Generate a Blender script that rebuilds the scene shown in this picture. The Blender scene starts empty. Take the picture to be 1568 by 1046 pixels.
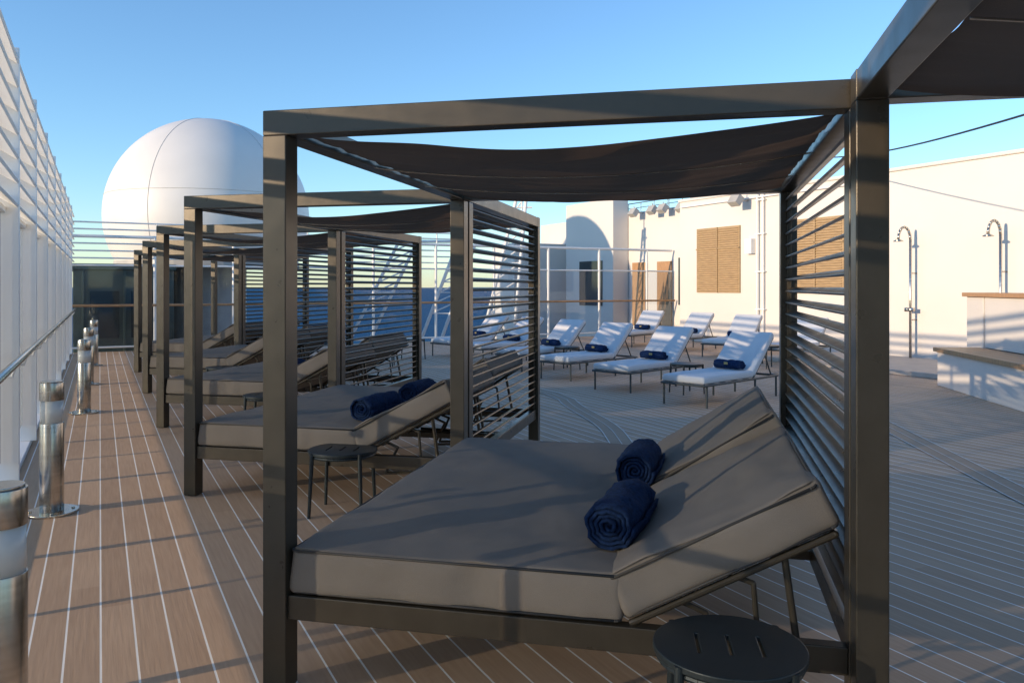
import bpy, bmesh, math, random
from mathutils import Vector, Matrix, noise
random.seed(7)
S=bpy.context.scene
R=math.radians
# ------------------------------------------------------------------ materials
def nt(name):
    m=bpy.data.materials.new(name); m.use_nodes=True
    t=m.node_tree; b=t.nodes['Principled BSDF']; return m,t,b
def mat(name,col,rough=.5,metal=0,var=.12,scale=6,bump=0.0,bscale=80,stretch=None,spec=.5,rvar=0.1):
    m,t,b=nt(name); N=t.nodes; L=t.links
    tc=N.new('ShaderNodeTexCoord'); src=tc.outputs['Object']
    if stretch:
        mp=N.new('ShaderNodeMapping'); mp.inputs['Scale'].default_value=stretch
        L.new(src,mp.inputs['Vector']); src=mp.outputs['Vector']
    n=N.new('ShaderNodeTexNoise'); n.inputs['Scale'].default_value=scale; n.inputs['Detail'].default_value=6
    L.new(src,n.inputs['Vector'])
    r=N.new('ShaderNodeValToRGB')
    r.color_ramp.elements[0].position=.3; r.color_ramp.elements[1].position=.7
    r.color_ramp.elements[0].color=(*[c*(1-var) for c in col],1)
    r.color_ramp.elements[1].color=(*[min(1,c*(1+var)) for c in col],1)
    L.new(n.outputs['Fac'],r.inputs['Fac']); L.new(r.outputs['Color'],b.inputs['Base Color'])
    mr=N.new('ShaderNodeMapRange'); mr.inputs['To Min'].default_value=max(0,rough-rvar); mr.inputs['To Max'].default_value=min(1,rough+rvar)
    L.new(n.outputs['Fac'],mr.inputs['Value']); L.new(mr.outputs['Result'],b.inputs['Roughness'])
    b.inputs['Metallic'].default_value=metal
    b.inputs['Specular IOR Level'].default_value=spec
    if bump:
        n2=N.new('ShaderNodeTexNoise'); n2.inputs['Scale'].default_value=bscale; n2.inputs['Detail'].default_value=4
        L.new(src,n2.inputs['Vector'])
        bp=N.new('ShaderNodeBump'); bp.inputs['Strength'].default_value=bump; bp.inputs['Distance'].default_value=.01
        L.new(n2.outputs['Fac'],bp.inputs['Height']); L.new(bp.outputs['Normal'],b.inputs['Normal'])
    return m
def glassmat(name,tint,milk,milkcol,gloss=.12,rough=.03):
    m=bpy.data.materials.new(name); m.use_nodes=True; t=m.node_tree; N=t.nodes; L=t.links
    for x in list(N): N.remove(x)
    out=N.new('ShaderNodeOutputMaterial')
    tr=N.new('ShaderNodeBsdfTransparent'); tr.inputs['Color'].default_value=(*tint,1)
    df=N.new('ShaderNodeBsdfDiffuse'); df.inputs['Color'].default_value=(*milkcol,1)
    tl=N.new('ShaderNodeBsdfTranslucent'); tl.inputs['Color'].default_value=(*milkcol,1)
    mm=N.new('ShaderNodeMixShader'); mm.inputs[0].default_value=.6
    L.new(df.outputs[0],mm.inputs[1]); L.new(tl.outputs[0],mm.inputs[2])
    m1=N.new('ShaderNodeMixShader'); m1.inputs[0].default_value=milk
    L.new(tr.outputs[0],m1.inputs[1]); L.new(mm.outputs[0],m1.inputs[2])
    gl=N.new('ShaderNodeBsdfGlossy'); gl.inputs['Roughness'].default_value=rough
    lw=N.new('ShaderNodeFresnel'); lw.inputs['IOR'].default_value=1.45
    m2=N.new('ShaderNodeMixShader'); L.new(lw.outputs[0],m2.inputs[0])
    L.new(m1.outputs[0],m2.inputs[1]); L.new(gl.outputs[0],m2.inputs[2])
    L.new(m2.outputs[0],out.inputs['Surface']); return m
def clothmat(name,col,tcol,fac):
    m=mat(name,col,.85,0,.15,2,.3,260,spec=.2); t=m.node_tree; N=t.nodes; L=t.links
    out=[n for n in N if n.type=='OUTPUT_MATERIAL'][0]; b=N['Principled BSDF']
    tl=N.new('ShaderNodeBsdfTranslucent'); tl.inputs['Color'].default_value=(*tcol,1)
    mx=N.new('ShaderNodeMixShader'); mx.inputs[0].default_value=fac
    L.new(b.outputs[0],mx.inputs[1]); L.new(tl.outputs[0],mx.inputs[2]); L.new(mx.outputs[0],out.inputs['Surface']); return m

BRONZE=mat('bronze_paint',(.066,.055,.040),.31,.3,.08,9,.05,300)
CUSH=mat('taupe_outdoor_fabric',(.215,.186,.158),.85,0,.06,3,.35,420,spec=.25)
PIPE=mat('dark_piping',(.05,.046,.042),.7)
CANOPY=clothmat('canopy_fabric',(.125,.086,.062),(.16,.105,.072),.28)
NAVY=mat('navy_terry',(.014,.034,.095),.95,0,.45,60,.9,330,spec=.15)
WHITE=mat('white_paint',(.83,.82,.80),.45,0,.03,1.2,.05,60)
WHITEW=mat('white_wall_paint',(.68,.64,.60),.5,0,.04,.5,.08,8)
WCUSH=mat('pale_cushion_fabric',(.64,.65,.67),.85,0,.03,4,.3,300,spec=.2)
FRAME=mat('grey_green_aluminium',(.075,.085,.085),.4,.4)
TABLE=mat('dark_slate_powder_coat',(.024,.034,.038),.42,.2,.1,8,.05,400)
STEEL=mat('brushed_steel',(.56,.52,.46),.24,1,.12,3,.03,200,(1,1,14))
WOOD=mat('varnished_teak',(.42,.24,.12),.45,0,.25,6,.1,60,(1,12,1))
WOODP=mat('teak_louvre',(.38,.26,.14),.5,0,.2,5,.1,60,(1,1,9))
LAMPG=mat('frosted_lamp_glass',(.66,.67,.64),.25,0,.05,8)
STONE=mat('pale_stone_tile',(.46,.41,.36),.6,0,.12,5,.1,40)
DGLASS=mat('dark_window_glass',(.03,.045,.05),.06,0,.2,1)
GREYD=mat('grey_deck_paint',(.16,.18,.18),.7,0,.15,1)
LGREY=mat('light_grey_casting',(.42,.41,.39),.5,0,.1,3)
REFLGREEN=mat('painted_reflection_green',(.10,.125,.10),.5,0,.25,1.5)  # dark green reflection of the end glass, put in as colour
RUBBER=mat('black_cable',(.015,.015,.015),.6)
LOGO=mat('gold_embroidery',(.45,.32,.12),.6)
GLASS_W=glassmat('frosted_windbreak_glass',(.82,.87,.92),.31,(.84,.91,.97))
GLASS_E=glassmat('tinted_screen_glass',(.90,.94,.98),.01,(.3,.4,.5))

def deckmat():
    m,t,b=nt('teak_deck_planking'); N=t.nodes; L=t.links
    def math_(op,a,bv=None,c=None):
        n=N.new('ShaderNodeMath'); n.operation=op
        for i,v in enumerate((a,bv,c)):
            if v is None: continue
            if isinstance(v,(int,float)): n.inputs[i].default_value=v
            else: L.new(v,n.inputs[i])
        return n.outputs[0]
    tc=N.new('ShaderNodeTexCoord'); sp=N.new('ShaderNodeSeparateXYZ'); L.new(tc.outputs['Object'],sp.inputs[0])
    u=math_('DIVIDE',sp.outputs['X'],.142); fr=math_('FRACT',u); idn=math_('FLOOR',u)
    line=math_('LESS_THAN',fr,.062)
    wn=N.new('ShaderNodeTexWhiteNoise'); wn.noise_dimensions='1D'; L.new(idn,wn.inputs['W'])
    yy=math_('ADD',math_('DIVIDE',sp.outputs['Y'],6.1),math_('MULTIPLY',wn.outputs['Value'],7.3))
    wn2=N.new('ShaderNodeTexWhiteNoise'); wn2.noise_dimensions='2D'
    cb=N.new('ShaderNodeCombineXYZ'); L.new(idn,cb.inputs[0]); L.new(math_('FLOOR',yy),cb.inputs[1]); L.new(cb.outputs[0],wn2.inputs['Vector'])
    mp=N.new('ShaderNodeMapping'); mp.inputs['Scale'].default_value=(60,3,1); L.new(tc.outputs['Object'],mp.inputs[0])
    gr=N.new('ShaderNodeTexNoise'); gr.inputs['Scale'].default_value=1; gr.inputs['Detail'].default_value=7; L.new(mp.outputs[0],gr.inputs['Vector'])
    big=N.new('ShaderNodeTexNoise'); big.inputs['Scale'].default_value=.9; big.inputs['Detail'].default_value=5; L.new(tc.outputs['Object'],big.inputs['Vector'])
    v=math_('ADD',math_('ADD',math_('MULTIPLY',wn2.outputs['Value'],.22),math_('MULTIPLY',gr.outputs['Fac'],.45)),math_('MULTIPLY',big.outputs['Fac'],.35))
    cr=N.new('ShaderNodeValToRGB'); cr.color_ramp.elements[0].position=.22; cr.color_ramp.elements[1].position=.85
    cr.color_ramp.elements[0].color=(.39,.26,.17,1); cr.color_ramp.elements[1].color=(.61,.435,.30,1); L.new(v,cr.inputs[0])
    mx=N.new('ShaderNodeMix'); mx.data_type='RGBA'; L.new(line,mx.inputs['Factor']); L.new(cr.outputs[0],mx.inputs['A']); mx.inputs['B'].default_value=(.90,.88,.84,1)
    L.new(mx.outputs['Result'],b.inputs['Base Color'])
    mr=N.new('ShaderNodeMapRange'); mr.inputs['To Min'].default_value=.55; mr.inputs['To Max'].default_value=.8; L.new(big.outputs['Fac'],mr.inputs[0]); L.new(mr.outputs[0],b.inputs['Roughness'])
    bp=N.new('ShaderNodeBump'); bp.inputs['Strength'].default_value=.25; bp.inputs['Distance'].default_value=.004
    L.new(math_('SUBTRACT',gr.outputs['Fac'],math_('MULTIPLY',line,.6)),bp.inputs['Height']); L.new(bp.outputs[0],b.inputs['Normal'])
    b.inputs['Specular IOR Level'].default_value=.2
    return m
DECK=deckmat()
MARGIN=mat('deck_margin_wood',(.38,.27,.185),.6,0,.2,4,.15,60,(1,14,1),spec=.2)
CAULK=mat('white_caulk',(.75,.72,.66),.6)

# ------------------------------------------------------------------ helpers
def empty(name,loc=(0,0,0),rz=0,parent=None):
    e=bpy.data.objects.new(name,None); e.empty_display_size=.3
    S.collection.objects.link(e); e.location=loc; e.rotation_euler=(0,0,rz)
    if parent: e.parent=parent
    return e
def obj(bm,name,m,parent=None,smooth=False,bevel=0,seg=2):
    bmesh.ops.recalc_face_normals(bm,faces=bm.faces)
    me=bpy.data.meshes.new(name); bm.to_mesh(me); bm.free()
    me.materials.append(m)
    if smooth:
        for p in me.polygons: p.use_smooth=True
    o=bpy.data.objects.new(name,me); S.collection.objects.link(o)
    if parent: o.parent=parent
    if bevel:
        b=o.modifiers.new('bevel','BEVEL'); b.width=bevel; b.segments=seg; b.limit_method='ANGLE'; b.harden_normals=False
    return o
def box(bm,a,b,rot=None,pivot=None):
    c=[(a[i]+b[i])/2 for i in range(3)]; s=[abs(b[i]-a[i]) for i in range(3)]
    M=Matrix.Translation(c)@Matrix.Diagonal((*s,1))
    if rot is not None:
        p=Vector(pivot if pivot is not None else c)
        M=Matrix.Translation(p)@rot.to_4x4()@Matrix.Translation(-p)@M
    bmesh.ops.create_cube(bm,size=1,matrix=M)
def tube(bm,p,q,r,seg=12,r2=None):
    p=Vector(p);q=Vector(q);d=q-p
    M=Matrix.Translation((p+q)/2)@d.to_track_quat('Z','Y').to_matrix().to_4x4()
    bmesh.ops.create_cone(bm,cap_ends=True,segments=seg,radius1=r,radius2=r if r2 is None else r2,depth=d.length,matrix=M)
def path(bm,pts,r,seg=10):
    for i in range(len(pts)-1):
        tube(bm,pts[i],pts[i+1],r,seg)
        if 0<i: bmesh.ops.create_uvsphere(bm,u_segments=seg,v_segments=6,radius=r,matrix=Matrix.Translation(pts[i]))
def cushion(bm,size,r,n=(26,30,6),puff=.0,wr=.004,M=Matrix()):
    hx,hy,hz=[s/2 for s in size]; cache={}
    tmp=bmesh.new()
    def ss(k,h,cnt):
        a=-1+2*k/cnt
        return h*math.sin(a*math.pi/2)
    nx,ny,nz=n
    def vert(i,j,k):
        key=(i,j,k)
        if key in cache: return cache[key]
        p=Vector((ss(i,hx,nx),ss(j,hy,ny),ss(k,hz,nz)))
        inn=Vector((max(-hx+r,min(hx-r,p.x)),max(-hy+r,min(hy-r,p.y)),max(-hz+r,min(hz-r,p.z))))
        d=p-inn
        if d.length>1e-6: p=inn+d.normalized()*r
        fx=max(0,1-(p.x/hx)**2); fy=max(0,1-(p.y/hy)**2)
        if p.z>0: p.z+=puff*(fx*fy)**.35
        q=p*3.1
        w=noise.noise(q)*wr+noise.noise(q*3.3)*wr*.35
        w+=max(0,noise.noise(Vector((p.x*5,p.y*1.6,7+p.z*4))))*wr*.9
        w+=abs(noise.noise(Vector((p.x*2.2+p.y*3.1,p.y*2.5-p.x*5.1,3))))*wr*.8
        if abs(p.z)<hz*.95: 
            p.x+=w if abs(p.x)>hx*.9 else 0; p.y+=w*1.3 if abs(p.y)>hy*.9 else 0
        p.z+=w*(1 if p.z>0 else 0)
        v=tmp.verts.new(M@(p+Vector((hx,hy,hz)))); cache[key]=v; return v
    def quad(a,b,c,d): tmp.faces.new((vert(*a),vert(*b),vert(*c),vert(*d)))
    for i in range(nx):
        for j in range(ny):
            quad((i,j,nz),(i+1,j,nz),(i+1,j+1,nz),(i,j+1,nz)); quad((i,j,0),(i,j+1,0),(i+1,j+1,0),(i+1,j,0))
        for k in range(nz):
            quad((i,0,k),(i+1,0,k),(i+1,0,k+1),(i,0,k+1)); quad((i,ny,k),(i,ny,k+1),(i+1,ny,k+1),(i+1,ny,k))
    for j in range(ny):
        for k in range(nz):
            quad((0,j,k),(0,j,k+1),(0,j+1,k+1),(0,j+1,k)); quad((nx,j,k),(nx,j+1,k),(nx,j+1,k+1),(nx,j,k+1))
    me=bpy.data.meshes.new('t'); tmp.to_mesh(me); tmp.free(); bm.from_mesh(me); bpy.data.meshes.remove(me)
def piping(bm,size,r,z,M,pr=.0055):
    x,y=size[0],size[1]
    pts=[]
    for cx,cy,a0 in ((x-r,r,-90),(x-r,y-r,0),(r,y-r,90),(r,r,180)):
        for s in range(5):
            a=R(a0+s*22.5); rr=r*.78
            pts.append(M@Vector((cx+math.cos(a)*rr,cy+math.sin(a)*rr,z)))
    pts.append(pts[0]); path(bm,pts,pr,6)
def towel_roll(bm,length,rad,M,turns=5,seed=0):
    th_max=turns*2*math.pi; n=int(turns*22); pitch=(rad-.012)/turns; th=pitch*.74
    L=16; rows=[]
    for i in range(n+1):
        a=th_max*i/n; r=.012+(rad-.012)*i/n
        turn=a/(2*math.pi)
        e0=noise.noise(Vector((turn*1.3,seed,0)))*.03; e1=noise.noise(Vector((turn*1.3,seed+9,3)))*.03
        row=[]
        for k in range(L+1):
            f=k/L; y=f*length+(e0*(1-f)+e1*f)
            nn=noise.noise(Vector((math.cos(a)*2.2,math.sin(a)*2.2,y*9+seed)))*.018*(r/rad)
            nn+=noise.noise(Vector((math.cos(a)*6,math.sin(a)*6,y*22+seed)))*.008
            endt=1-.07*(abs(2*f-1)**6)
            ro=(r+nn)*endt; ri=(r-th+nn)*endt
            sq=.9
            row.append((bm.verts.new(M@Vector((math.cos(a)*ro,y,math.sin(a)*ro*sq))),bm.verts.new(M@Vector((math.cos(a)*ri,y,math.sin(a)*ri*sq)))))
        rows.append(row)
    for i in range(n):
        for k in range(L):
            a,b,c,d=rows[i][k],rows[i+1][k],rows[i+1][k+1],rows[i][k+1]
            bm.faces.new((a[0],b[0],c[0],d[0])); bm.faces.new((a[1],d[1],c[1],b[1]))
        for k in (0,L):
            a,b=rows[i][k],rows[i+1][k]
            bm.faces.new((a[0],a[1],b[1],b[0]) )
    for i in (0,n):
        for k in range(L):
            a,b=rows[i][k],rows[i][k+1]; bm.faces.new((a[0],b[0],b[1],a[1]))
def clone(parent,src):
    for c in src.children:
        o=c.copy(); S.collection.objects.link(o); o.parent=parent; o.matrix_parent_inverse=Matrix(); o.location=c.location; o.rotation_euler=c.rotation_euler
        if c.type=='EMPTY': clone(o,c)
def rotY(a): return Matrix.Rotation(a,4,'Y')
T=Matrix.Translation

DA=R(26.8); d_=Vector((-math.sin(DA),math.cos(DA),0)); n_=Vector((math.cos(DA),math.sin(DA),0))
def W(o,t,z=0): return n_*o+d_*t+Vector((0,0,z))

# ------------------------------------------------------------------ deck + sea
bm=bmesh.new(); box(bm,(-.95,-12,-.35),(18.2,22.65,0)); deck=obj(bm,'deck_floor',DECK); deck.rotation_euler=(0,0,DA)
bm=bmesh.new(); bmesh.ops.create_grid(bm,x_segments=1,y_segments=1,size=45000,matrix=T((0,0,-22)))
m,t,b=nt('sea_water'); N=t.nodes; L=t.links
b.inputs['Base Color'].default_value=(.012,.095,.19,1); b.inputs['Roughness'].default_value=.6; b.inputs['Specular IOR Level'].default_value=.05
tc=N.new('ShaderNodeTexCoord'); no=N.new('ShaderNodeTexNoise'); no.inputs['Scale'].default_value=.25; no.inputs['Detail'].default_value=8; L.new(tc.outputs['Object'],no.inputs['Vector'])
bp=N.new('ShaderNodeBump'); bp.inputs['Strength'].default_value=.6; bp.inputs['Distance'].default_value=1; L.new(no.outputs[0],bp.inputs['Height']); L.new(bp.outputs[0],b.inputs['Normal'])
obj(bm,'sea',m)
bm=bmesh.new(); box(bm,(-.9,22.9,-3.0),(22,44,-2.7)); o=obj(bm,'lower_foredeck',GREYD); o.rotation_euler=(0,0,DA)
bm=bmesh.new(); box(bm,(-1.0,-14,-12),(26,44,-3.02)); o=obj(bm,'ship_hull',WHITE); o.rotation_euler=(0,0,DA)

def ribbon(pts,w,name):
    bmm=bmesh.new(); bme=bmesh.new()
    def strip(b,off,ww,z):
        prev=None
        for i,p in enumerate(pts):
            p=Vector(p); a=Vector(pts[max(0,i-1)]); c=Vector(pts[min(len(pts)-1,i+1)]); dd=(c-a).normalized(); nn=Vector((dd.y,-dd.x))
            l=p+nn*(off-ww/2); r=p+nn*(off+ww/2)
            cur=(b.verts.new((l.x,l.y,z)),b.verts.new((r.x,r.y,z)))
            if prev: b.faces.new((prev[0],prev[1],cur[1],cur[0]))
            prev=cur
    strip(bmm,0,w,.004); strip(bme,-w/2,.012,.008); strip(bme,w/2,.012,.008); strip(bme,0,.008,.008)
    e=empty(name); obj(bmm,'board',MARGIN,e); obj(bme,'caulk_lines',CAULK,e)
ribbon([(3.55,2.5),(3.92,6.25),(4.33,9.5),(4.7,12.5),(5.0,15.5)],.26,'deck_margin_board')
cv=[(1.25,7.2),(1.12,8.0)]+[(.95+.17*math.cos(a),8.9+a*.9) for a in [i*.25 for i in range(13)]]+[(.6,12.3),(.1,13.2),(-.5,14.2)]
ribbon(cv,.24,'deck_margin_board')

# ------------------------------------------------------------------ cabana
CW,CD=2.28,2.57
P0=Vector((-.99,3.24,0)); off=Vector((-1.531,3.028,0)); CR=R(-13.15)
def build_cabana(parent,bed=True):
    a=.1
    bm=bmesh.new()
    for x in (0,CW-a):
        for y in (0,CD-a):
            box(bm,(x,y,.004),(x+a,y+a,2.2))
    box(bm,(0,0,2.2),(CW,a,2.3)); box(bm,(0,CD-a,2.2),(CW,CD,2.3))
    for x in (0.002,CW-a+.002): box(bm,(x,a,2.203),(x+a-.004,CD-a,2.297))
    obj(bm,'frame',BRONZE,parent,bevel=.004)
    bm=bmesh.new()
    for x in (0,CW-a):
        for y in (0,CD-a):
            tube(bm,(x+a/2,y+a/2,0),(x+a/2,y+a/2,.006),.045,16)
    obj(bm,'feet',TABLE,parent)
    bm=bmesh.new(); nx,ny=70,60; g=[]
    for j in range(ny+1):
        row=[]
        for i in range(nx+1):
            u=i/nx; v=j/ny
            x=.11+u*(CW-.22); y=.13+v*(CD-.26)
            seg=math.sin((v*3)%1*math.pi)
            z=2.222-.088*math.sin(u*math.pi)**.8*(1-.35*v)-.026*seg*math.sin(u*math.pi)
            z+=.008*math.sin(u*9+v*16+2*noise.noise(Vector((u*3,v*5,1))))*(math.sin(u*math.pi)**.4)
            z+=.014*noise.noise(Vector((u*2.5,v*9,5)))
            z+=.013*noise.noise(Vector((u*4,v*30,8)))
            row.append(bm.verts.new((x,y,z)))
        g.append(row)
    for j in range(ny):
        for i in range(nx): bm.faces.new((g[j][i],g[j][i+1],g[j+1][i+1],g[j+1][i]))
    obj(bm,'canopy_fabric',CANOPY,parent,smooth=True)
    bm=bmesh.new()
    for v in (1/3,2/3):
        y=.13+v*(CD-.26); pts=[(.1+(CW-.2)*k/12,y,2.198-.088*math.sin(k/12*math.pi)**.8*(1-.35*v)) for k in range(13)]
        path(bm,pts,.004,6)
    obj(bm,'canopy_wires',STEEL,parent)
    bm=bmesh.new(); xc=CW-a/2; z=.44
    while z<2.17:
        box(bm,(xc-.026,a,z-.006),(xc+.026,CD-a,z+.006),Matrix.Rotation(R(-24),3,'Y')); z+=.0715
    for y in (a+.012,CD-a-.012): box(bm,(xc-.012,y-.012,.38),(xc+.012,y+.012,2.198))
    obj(bm,'louvre_slats',BRONZE,parent,bevel=.002,seg=1)
    if not bed: return
    bm=bmesh.new()
    box(bm,(a,.018,.285),(CW-a,.075,.380)); box(bm,(a,CD-.075,.285),(CW-a,CD-.018,.380))
    box(bm,(.02,a,.285),(.08,CD-a,.378)); box(bm,(CW-.08,a,.285),(CW-.02,CD-a,.378))
    obj(bm,'bed_frame',BRONZE,parent,bevel=.004)
    bm=bmesh.new()
    for y in [a+.2+i*.27 for i in range(9)]: box(bm,(.08,y-.035,.345),(1.42,y+.035,.372))
    for y in (1.20,1.28): box(bm,(.08,y-.02,.30),(CW-.08,y+.02,.343))
    obj(bm,'bed_slats',BRONZE,parent)
    bm=bmesh.new(); sz=(1.315,CD-.09,.178); M=T((.102,.022,.384))
    cushion(bm,sz,.028,(60,80,8),.008,.009,M); obj(bm,'mattress',CUSH,parent,smooth=True)
    bp_=bmesh.new(); piping(bp_,sz,.028,.171,M); piping(bp_,sz,.028,.010,M)
    bb=bmesh.new(); bs=bmesh.new()
    for y0,y1,ang in ((.022,1.262,28),(1.272,CD-.07,32.5)):
        s2=(.82,y1-y0,.165)
        M=T((1.437,y0,.398))@rotY(R(-ang))
        cushion(bb,s2,.03,(40,56,8),.012,.012,M)
        piping(bp_,s2,.03,.158,M); piping(bp_,s2,.03,.011,M)
        F=lambda x,y,z:(M@Vector((x,y,z)))
        yl,yr=.03,y1-y0-.03
        path(bs,[F(0,yl,-.018),F(.79,yl,-.018),F(.79,yr,-.018),F(0,yr,-.018)],.014)
        tube(bs,F(.4,yl,-.018),F(.4,yr,-.018),.01)
        for yy in (yl+.03,yr-.03):
            top=F(.6,yy,-.03)
            tube(bs,top,(2.02,y0+yy,.37),.013)
            path(bs,[F(.20,yy,-.03),F(.26,yy,-.10),(1.62,y0+yy,.24)],.010)
            path(bs,[F(.42,yy,-.03),F(.46,yy,-.07),(1.90,y0+yy,.26),(1.62,y0+yy,.24)],.010)
            tube(bs,(1.45,y0+yy,.35),(2.16,y0+yy,.335),.012)
    obj(bb,'backrest_cushions',CUSH,parent,smooth=True)
    obj(bp_,'piping',PIPE,parent,smooth=True)
    obj(bs,'backrest_frame',BRONZE,parent,smooth=False)
cab=empty('cabana_daybed',P0,CR); build_cabana(cab)
for i in range(1,5):
    e=empty('cabana_daybed',P0+off*i,CR); clone(e,cab)
e=empty('cabana_frame',P0-off,CR); build_cabana(e,False)
def rolled_towel(x,y,z,rz,ln,rad,sd,base,brz):
    bm=bmesh.new(); towel_roll(bm,ln,rad,Matrix(),5,sd)
    o=obj(bm,'rolled_towel',NAVY,None,smooth=True)
    Mx=T(base)@Matrix.Rotation(brz,4,'Z')@T((x,y,z))@Matrix.Rotation(rz,4,'Z'); o.matrix_world=Mx; return o
for i in range(0,3):
    rolled_towel(1.345,.25+.02*i,.668,R(-7),.50,.114,1+i,P0+off*i,CR)
    rolled_towel(1.365,1.24,.668,R(-3),.50,.114,5+i,P0+off*i,CR)

def side_table(loc,rz=0):
    e=empty('round_side_table',loc,rz)
    bm=bmesh.new(); bmesh.ops.create_cone(bm,cap_ends=True,segments=72,radius1=.243,radius2=.243,depth=.022,matrix=T((0,0,.44)))
    top=obj(bm,'table_top',TABLE,e)
    bm=bmesh.new()
    for x in (-.1,0,.1): box(bm,(x-.005,-.075,.40),(x+.005,.075,.48))
    cut=obj(bm,'cut',TABLE,e)
    md=top.modifiers.new('b','BOOLEAN'); md.object=cut; md.operation='DIFFERENCE'; md.solver='EXACT'
    bpy.context.view_layer.update()
    dg=bpy.context.evaluated_depsgraph_get(); me=bpy.data.meshes.new_from_object(top.evaluated_get(dg))
    top.modifiers.clear(); top.data=me; bpy.data.objects.remove(cut)
    bv=top.modifiers.new('bv','BEVEL'); bv.width=.004; bv.segments=2; bv.limit_method='ANGLE'
    bm=bmesh.new()
    for k in range(4):
        a=R(45+90*k); c,s=math.cos(a),math.sin(a)
        tube(bm,(c*.262,s*.262,.0),(c*.238,s*.238,.447),.011,14,.016)
    for k in range(36):
        a=2*math.pi*k/36; b=2*math.pi*(k+1)/36
        tube(bm,(.225*math.cos(a),.225*math.sin(a),.415),(.225*math.cos(b),.225*math.sin(b),.415),.011,8)
    obj(bm,'legs',TABLE,e,smooth=False)
    return e
side_table((.70,2.63,0),R(-8))
st=side_table((-1.206,5.82,0),R(-5))
for i in (2,3,4):
    r_=Vector((math.cos(CR),math.sin(CR),0)); s_=Vector((-math.sin(CR),math.cos(CR),0))
    p=P0+off*i+r_*1.5+s_*(-.2); e=empty('round_side_table',p,0); clone(e,st)

# ------------------------------------------------------------------ loungers
def build_lounger(parent):
    w=.68
    bm=bmesh.new(); zf=.30
    path(bm,[(0,0,zf),(0,-w,zf),(1.95,-w,zf),(1.95,0,zf),(0,0,zf)],.017)
    for x in (.06,1.3,1.9):
        for y in (0,-w): tube(bm,(x,y,0),(x,y,zf),.015)
    for x in (.3,.6,.9,1.2): tube(bm,(x,0,zf),(x,-w,zf),.01)
    Mb=T((1.28,0,zf+.01))@rotY(R(-44))
    F=lambda x,y,z:(Mb@Vector((x,y,z)))
    path(bm,[F(0,-.02,0),F(.78,-.02,0),F(.78,-w+.02,0),F(0,-w+.02,0)],.014)
    for y in (-.05,-w+.05): tube(bm,F(.5,y,0),(1.85,y,zf),.011)
    obj(bm,'lounger_frame',FRAME,parent)
    bm=bmesh.new()
    cushion(bm,(1.28,w,.095),.03,(24,16,5),.008,.006,T((.0,-w,zf+.018)))
    cushion(bm,(.80,w,.095),.03,(20,16,5),.008,.006,T((1.30,-w,zf+.025))@rotY(R(-44)))
    obj(bm,'cushions',WCUSH,parent,smooth=True)
l0=None
def lounger(loc,rz,tow=True):
    global l0
    e=empty('sun_lounger',loc,rz)
    if l0 is None: build_lounger(e); l0=e
    else: clone(e,l0)
    if tow:
        te=empty('rolled_towel'); te.matrix_world=T(loc)@Matrix.Rotation(rz,4,'Z')@T((1.17,-.56,.495))
        bm=bmesh.new(); towel_roll(bm,.44,.08,Matrix(),4,random.random()*20)
        obj(bm,'roll',NAVY,te,smooth=True)
        bm=bmesh.new(); box(bm,(-.092,.19,.0),(-.088,.25,.035)); obj(bm,'embroidered_tag',LOGO,te)
L0=Vector((2.05,11.2,0))
for k in range(6): lounger(L0+d_*1.75*k,R(45+random.uniform(-3,3)))
for k in range(4): lounger(Vector((5.2,17.05,0))+d_*1.9*k,R(47+random.uniform(-4,4)),k>0)
for p in (L0+d_*.9+Vector((1.0,.35,0)),L0+d_*4.4+Vector((1.0,.7,0)),Vector((-2.6,16.6,0)),Vector((-2.2,18.2,0)),Vector((5.1,16.2,0))):
    e=empty('round_side_table',p,random.random()); clone(e,st)

# ------------------------------------------------------------------ left windbreak wall
wl=empty('windbreak_screen',(0,0,0),DA); XO=-.70; T0,T1=-7.0,22.4
bm=bmesh.new(); box(bm,(XO-.09,T0,.002),(XO+.08,T1,.05)); obj(bm,'kerb',WHITE,wl,bevel=.008)
bm=bmesh.new(); bs=bmesh.new(); bg=bmesh.new(); bc=bmesh.new()
t=T0+.58
while t<T1:
    box(bm,(XO-.05,t-.03,.05),(XO+.13,t+.03,3.5))
    box(bm,(XO-.03,t+.99,.05),(XO+.05,t+1.03,2.2))
    for s in (0,1):
        box(bg,(XO-.006,t+.035+s*1.0,.22),(XO+.006,t+.985+s*.98,2.19))
        for z in (.3,.95,1.9):
            box(bc,(XO+.008,t+.10+s*1.0,z-.03),(XO+.03,t+.17+s*1.0,z+.03))
    z=2.29
    while z<3.46:
        box(bs,(XO-.06,t+.032,z-.012),(XO+.14,t+1.968,z+.012),Matrix.Rotation(R(30),3,'Y')); z+=.19
    t+=2.0
box(bm,(XO-.04,T0,2.192),(XO+.04,T1,2.235)); 
obj(bm,'posts',WHITE,wl,bevel=.004); obj(bs,'slats',WHITE,wl,bevel=.003,seg=1); obj(bg,'glass_panes',GLASS_W,wl); obj(bc,'glass_clamps',STEEL,wl,bevel=.003)
hr=empty('handrail',(0,0,0),DA)
bm=bmesh.new(); tube(bm,(-.52,T0,1.07),(-.52,T1,1.07),.026,16); t=T0+.58
bk=bmesh.new()
while t<T1:
    path(bk,[(XO+.12,t,.98),(-.54,t,.98),(-.52,t,1.05)],.009); t+=1.0
obj(bm,'rail',STEEL,hr,smooth=True); obj(bk,'brackets',WHITE,hr)

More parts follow.
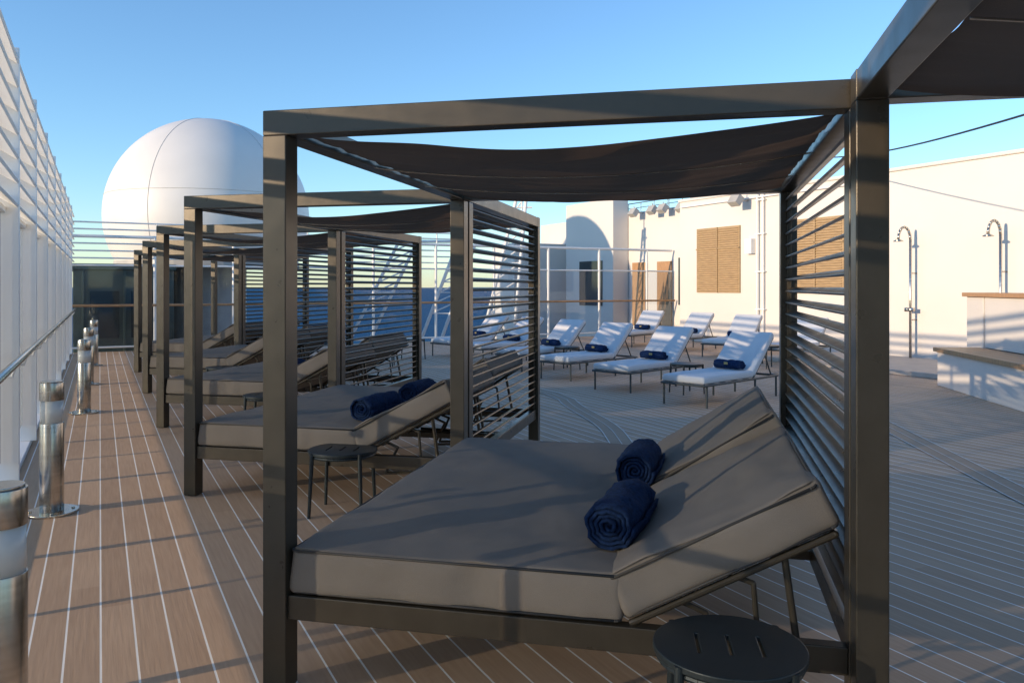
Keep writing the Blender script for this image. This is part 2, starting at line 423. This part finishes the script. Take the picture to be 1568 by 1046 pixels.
def bollard(o_,t_):
    e=empty('deck_bollard_light',W(o_,t_))
    bm=bmesh.new(); tube(bm,(0,0,.0),(0,0,.018),.172,48); tube(bm,(0,0,.018),(0,0,.64),.078,40); tube(bm,(0,0,.80),(0,0,.925),.078,40)
    tube(bm,(0,0,.925),(0,0,.935),.07,40)
    for a in range(3): tube(bm,(.062*math.cos(a*2.1),.062*math.sin(a*2.1),.63),(.062*math.cos(a*2.1),.062*math.sin(a*2.1),.81),.006)
    for a in range(4): tube(bm,(.135*math.cos(a*1.571+.5),.135*math.sin(a*1.571+.5),.018),(.135*math.cos(a*1.571+.5),.135*math.sin(a*1.571+.5),.028),.012,6)
    o=obj(bm,'steel_body',STEEL,e,smooth=False,bevel=.004)
    for p in o.data.polygons: p.use_smooth=len(p.vertices)==4
    bm=bmesh.new(); tube(bm,(0,0,.638),(0,0,.802),.073,40); o=obj(bm,'frosted_lens',LAMPG,e)
    for p in o.data.polygons: p.use_smooth=len(p.vertices)==4
def ot(x,y): v=Vector((x,y,0)); return v.dot(n_),v.dot(d_)
for x,y in ((-1.72,2.75),(-3.27,5.8),(-5.45,10.4),(-6.95,13.4),(-8.5,16.6)): bollard(*ot(x,y))

# ------------------------------------------------------------------ end screen
es=empty('forward_glass_screen',(0,0,0),DA)
bm=bmesh.new(); bg=bmesh.new(); bw=bmesh.new(); TE=22.5; x=-.65
while x<17.6:
    tube(bm,(x,TE,0),(x,TE,2.85),.04,12)
    box(bg,(x+.06,TE-.006,.15),(x+1.84,TE+.006,2.1)) ; x+=1.9
tube(bm,(-.65,TE,2.85),(17.5,TE,2.85),.04); tube(bm,(-.65,TE,2.14),(17.5,TE,2.14),.025); tube(bm,(-.65,TE,.12),(17.5,TE,.12),.025)
for z in (2.32,2.5,2.68,3.03,3.2): tube(bm,(-.65,TE+.05,z),(9.5,TE+.05,z),.02)
for x in [-.6+i*1.9 for i in range(6)]: tube(bm,(x,TE+.05,2.8),(x,TE+.05,3.22),.02)
tube(bw,(-.65,TE-.16,1.15),(17.5,TE-.16,1.15),.032)
obj(bm,'posts_and_rails',WHITE,es); obj(bg,'glass_panes',GLASS_E,es); obj(bw,'teak_handrail',WOOD,es)

# ------------------------------------------------------------------ radome + stand-in for glass reflection
e=empty('radome',(-9.48,25.6,3.80))
bm=bmesh.new(); bmesh.ops.create_uvsphere(bm,u_segments=96,v_segments=64,radius=3.03)
bmesh.ops.delete(bm,geom=[v for v in bm.verts if v.co.z<-1.45],context='VERTS'); obj(bm,'dome_shell',mat('radome_gelcoat',(.76,.74,.71),.45,0,.03,1,0),e,smooth=True)
bm=bmesh.new(); rs=3.032
def arc(f,n=60):
    pts=[f(i/n) for i in range(n+1)]
    pts=[p for p in pts if p[2]>-1.4]
    for i in range(len(pts)-1): tube(bm,pts[i],pts[i+1],.008,5)
for k in range(5):
    a=R(-102+72*k); arc(lambda u:(rs*math.cos(a)*math.sin(u*2.4),rs*math.sin(a)*math.sin(u*2.4),rs*math.cos(u*2.4)))
for zz in (.55,): arc(lambda u:(math.sqrt(rs*rs-zz*zz)*math.cos(u*2*math.pi),math.sqrt(rs*rs-zz*zz)*math.sin(u*2*math.pi),zz),90)
obj(bm,'panel_seams',mat('seam_grey',(.55,.52,.48),.6),e)
bm=bmesh.new(); tube(bm,(0,0,-1.6),(0,0,-1.42),2.72,64); tube(bm,(0,0,-6.5),(0,0,-1.6),1.1,40); obj(bm,'base_ring_and_pedestal',LGREY,e)
e=empty('glass_reflection_standin',(0,0,0),DA)  # added dark block, stands in for the reflection in the screen glass
bm=bmesh.new(); box(bm,(-.6,23.3,-2.7),(1.75,30.2,2.05)); box(bm,(-.7,23.2,2.05),(1.80,30.3,2.2))
for k in range(3): box(bm,(-.4+k*.95,23.24,-.5),(-.34+k*.95,23.298,2.05))
obj(bm,'reflection_block',REFLGREEN,e,bevel=.01)
bm=bmesh.new()
for k in range(2): box(bm,(-.22+k*.95,23.26,.3),(.45+k*.95,23.297,1.5))
obj(bm,'windows',DGLASS,e)  # dark panes on the added reflection block

def px(x_,y_,dd): return Vector(((x_-784)/1250*dd,dd,1.6-(y_-440)/1250*dd))
e=empty('lattice_mast')
bm=bmesh.new(); dd=27
rails=[((556,480),(612,368)),((586,480),(640,368)),((660,480),(702,368)),((690,480),(730,368)),((748,480),(792,300)),((790,480),(806,300))]
for a,b in rails:
    A=px(*a,dd);B=px(*b,dd); A2=A+(A-B).normalized()*4; tube(bm,A2,B,.055,10)
for i in (0,2,4):
    for k in range(7):
        f=k/7; g=(k+1)/7
        A=px(*rails[i][0],dd).lerp(px(*rails[i][1],dd),f); B=px(*rails[i+1][0],dd).lerp(px(*rails[i+1][1],dd),g); tube(bm,A,B,.025,8)
        C=px(*rails[i+1][0],dd).lerp(px(*rails[i+1][1],dd),f); tube(bm,A,C,.02,8)
tube(bm,px(608,370,dd),px(735,370,dd),.05); tube(bm,px(799,330,dd),px(799,285,dd),.03); tube(bm,px(785,318,dd),px(815,318,dd),.03)
obj(bm,'lattice',WHITE,e)

# ------------------------------------------------------------------ white superstructure
wh=empty('deckhouse',(0,0,0),DA)
bm=bmesh.new(); box(bm,(15.7,-12,.002),(18.15,19.8,4.16)); box(bm,(15.66,-12,4.16),(18.15,19.84,4.24))
box(bm,(17.6,19.86,-2.7),(21,32,4.35)); box(bm,(16.9,25.2,-2.7),(17.58,28.6,4.9)); box(bm,(15.0,29.5,-2.7),(17.5,31.5,3.4))
obj(bm,'walls',WHITEW,wh,bevel=.02)
bm=bmesh.new()
for (t0,t1,z0,z1) in ((17.16,18.96,1.45,3.3),(13.65,15.37,1.45,3.3)):
    box(bm,(15.655,t0,z0),(15.698,t1,z1))
    k=z0+.05
    while k<z1-.04: box(bm,(15.635,t0+.05,k-.012),(15.667,t1-.05,k+.012),Matrix.Rotation(R(25),3,'Y')); k+=.062
    box(bm,(15.62,(t0+t1)/2-.02,z0),(15.65,(t0+t1)/2+.02,z1)); box(bm,(15.62,t0,(z0+z1)/2+.3),(15.651,t1,(z0+z1)/2+.34))
obj(bm,'timber_louvre_vents',WOODP,wh)
bm=bmesh.new()
for t0,t1 in ((22.6,23.4),(24.0,24.9)): box(bm,(17.55,t0,0.2),(17.598,t1,2.5))
obj(bm,'doors',WOOD,wh)
bm=bmesh.new(); box(bm,(17.54,20.5,1.0),(17.597,22.2,2.6)); box(bm,(16.86,25.9,.9),(16.898,27.5,2.6)); obj(bm,'windows',DGLASS,wh)
bm=bmesh.new()
for t_ in (16.25,16.45): tube(bm,(15.62,t_,.3),(15.62,t_,4.2),.025)
for z in (1.0,2.0,3.0,3.9): box(bm,(15.6,16.18,z),(15.69,16.52,z+.03))
box(bm,(15.55,16.6,2.5),(15.69,16.85,2.9))
tube(bm,(15.64,12.9,4.0),(15.64,19.7,4.0),.02)
for t_ in (0,4,8,): box(bm,(15.696,t_,0.02),(15.699,t_+.01,4.15))
obj(bm,'pipes_and_box',WHITE,wh)
bm=bmesh.new()
for o_,t_,z_ in ((15.6,16.9,3.95),(17.5,21.6,4.25),(17.5,22.6,4.3),(17.5,23.2,4.3),(17.5,24.3,4.3),(17.5,20.9,4.4)):
    tube(bm,(o_+.1,t_,z_),(o_-.22,t_,z_),.03); box(bm,(o_-.42,t_-.17,z_-.15),(o_-.22,t_+.17,z_+.12),Matrix.Rotation(R(35),3,'Y'))
    tube(bm,(o_-.25,t_,z_),(o_-.3,t_+.0,z_+.22),.02)
obj(bm,'floodlights',LGREY,wh,bevel=.02)
bm=bmesh.new()
for t_ in [19.9+i*.8 for i in range(8)]: tube(bm,(17.8,t_,4.3),(17.8,t_,4.72),.018)
tube(bm,(17.8,19.9,4.72),(17.8,25.5,4.72),.02); tube(bm,(17.8,19.9,4.54),(17.8,25.5,4.54),.014)
tube(bm,(17.7,20.6,4.3),(17.7,20.6,5.2),.02); tube(bm,(17.7,22.9,4.3),(17.7,22.9,5.3),.015)
obj(bm,'roof_rail',STEEL,wh)

for t_ in (11.76,9.8):
    e=empty('outdoor_shower',(0,0,0),DA)
    bm=bmesh.new()
    pts=[(15.5,t_,.0),(15.5,t_,2.62)]+[(15.5-.19*(1-math.cos(a)),t_,2.62+.26*math.sin(a)) for a in [i*math.pi/8 for i in range(1,9)]]
    path(bm,pts,.028,12)
    tube(bm,(15.12,t_,2.62),(15.12,t_,2.58),.03,16,.1); tube(bm,(15.12,t_,2.58),(15.12,t_,2.565),.1,20)
    for z in (.9,1.9): tube(bm,(15.5,t_,z),(15.7,t_,z),.015)
    box(bm,(15.44,t_-.1,1.08),(15.52,t_+.1,1.16)); tube(bm,(15.44,t_,1.12),(15.38,t_,1.12),.03)
    obj(bm,'pipes_and_head',STEEL,e,smooth=True)
bm=bmesh.new(); box(bm,(13.0,8.8,.002),(15.66,13.6,.09)); o=obj(bm,'shower_platform',STONE,None,bevel=.01); o.rotation_euler=(0,0,DA)

e=empty('hot_tub_surround',(6.53,10.4,0),R(-8))
bm=bmesh.new(); box(bm,(0,-3,.002),(4,2.95,.55)); box(bm,(.7,-2.4,.625),(4,2.9,1.44)); box(bm,(.7,2.955,.002),(4,3.6,1.44)); obj(bm,'white_body',WHITEW,e,bevel=.01)
bm=bmesh.new()
for k in range(4): box(bm,(-.05+k*.18,-3.05,.552),(.125+k*.18,3.0,.622))
for k in range(3): box(bm,(.64+k*.18,-2.45,1.442),(.815+k*.18,3.65,1.51))
obj(bm,'teak_caps',WOOD,e,bevel=.006)
bm=bmesh.new(); box(bm,(1.19,-2.4,1.44),(4,3.6,1.47)); obj(bm,'tub_rim',STONE,e)

e=empty('awning_cable')
bm=bmesh.new(); A=px(1212,240,21.3); B=px(1760,118,6.2)
pts=[A.lerp(B,k/24)-Vector((0,0,.25*math.sin(k/24*math.pi))) for k in range(25)]
path(bm,pts,.012,6); obj(bm,'cable',RUBBER,e)
bm=bmesh.new(); tube(bm,(A.x,A.y,4.0),A,.02); tube(bm,(B.x,B.y,0),B+Vector((0,0,.05)),.035); obj(bm,'end_posts',STEEL,e)

# ------------------------------------------------------------------ light
EL,AZ=R(10),R(60)
w=bpy.data.worlds.new('World'); S.world=w; w.use_nodes=True; N=w.node_tree.nodes; L=w.node_tree.links
bg=N['Background']; sk=N.new('ShaderNodeTexSky'); sk.sky_type='NISHITA'; sk.sun_disc=False
sk.sun_elevation=EL; sk.sun_rotation=AZ+math.pi; sk.altitude=0; sk.air_density=1.0; sk.dust_density=.12; sk.ozone_density=3.8
L.new(sk.outputs[0],bg.inputs[0]); bg.inputs[1].default_value=.31
sl=bpy.data.lights.new('sun','SUN'); sl.energy=5; sl.angle=R(.5); sl.color=(1,.76,.50)
so=bpy.data.objects.new('sun',sl); S.collection.objects.link(so)
dr=Vector((math.sin(AZ)*math.cos(EL),math.cos(AZ)*math.cos(EL),-math.sin(EL)))
so.rotation_euler=dr.to_track_quat('-Z','Y').to_euler()

cam=bpy.data.cameras.new('camera'); co=bpy.data.objects.new('camera',cam); S.collection.objects.link(co)
co.location=(0,0,1.6); co.rotation_euler=(R(90),0,0); cam.lens=36*1250/1568; cam.sensor_width=36; cam.shift_y=-83/1568
cam.clip_start=.05; cam.clip_end=100000; S.camera=co
S.view_settings.view_transform='Standard'; S.view_settings.look='None'; S.view_settings.exposure=0
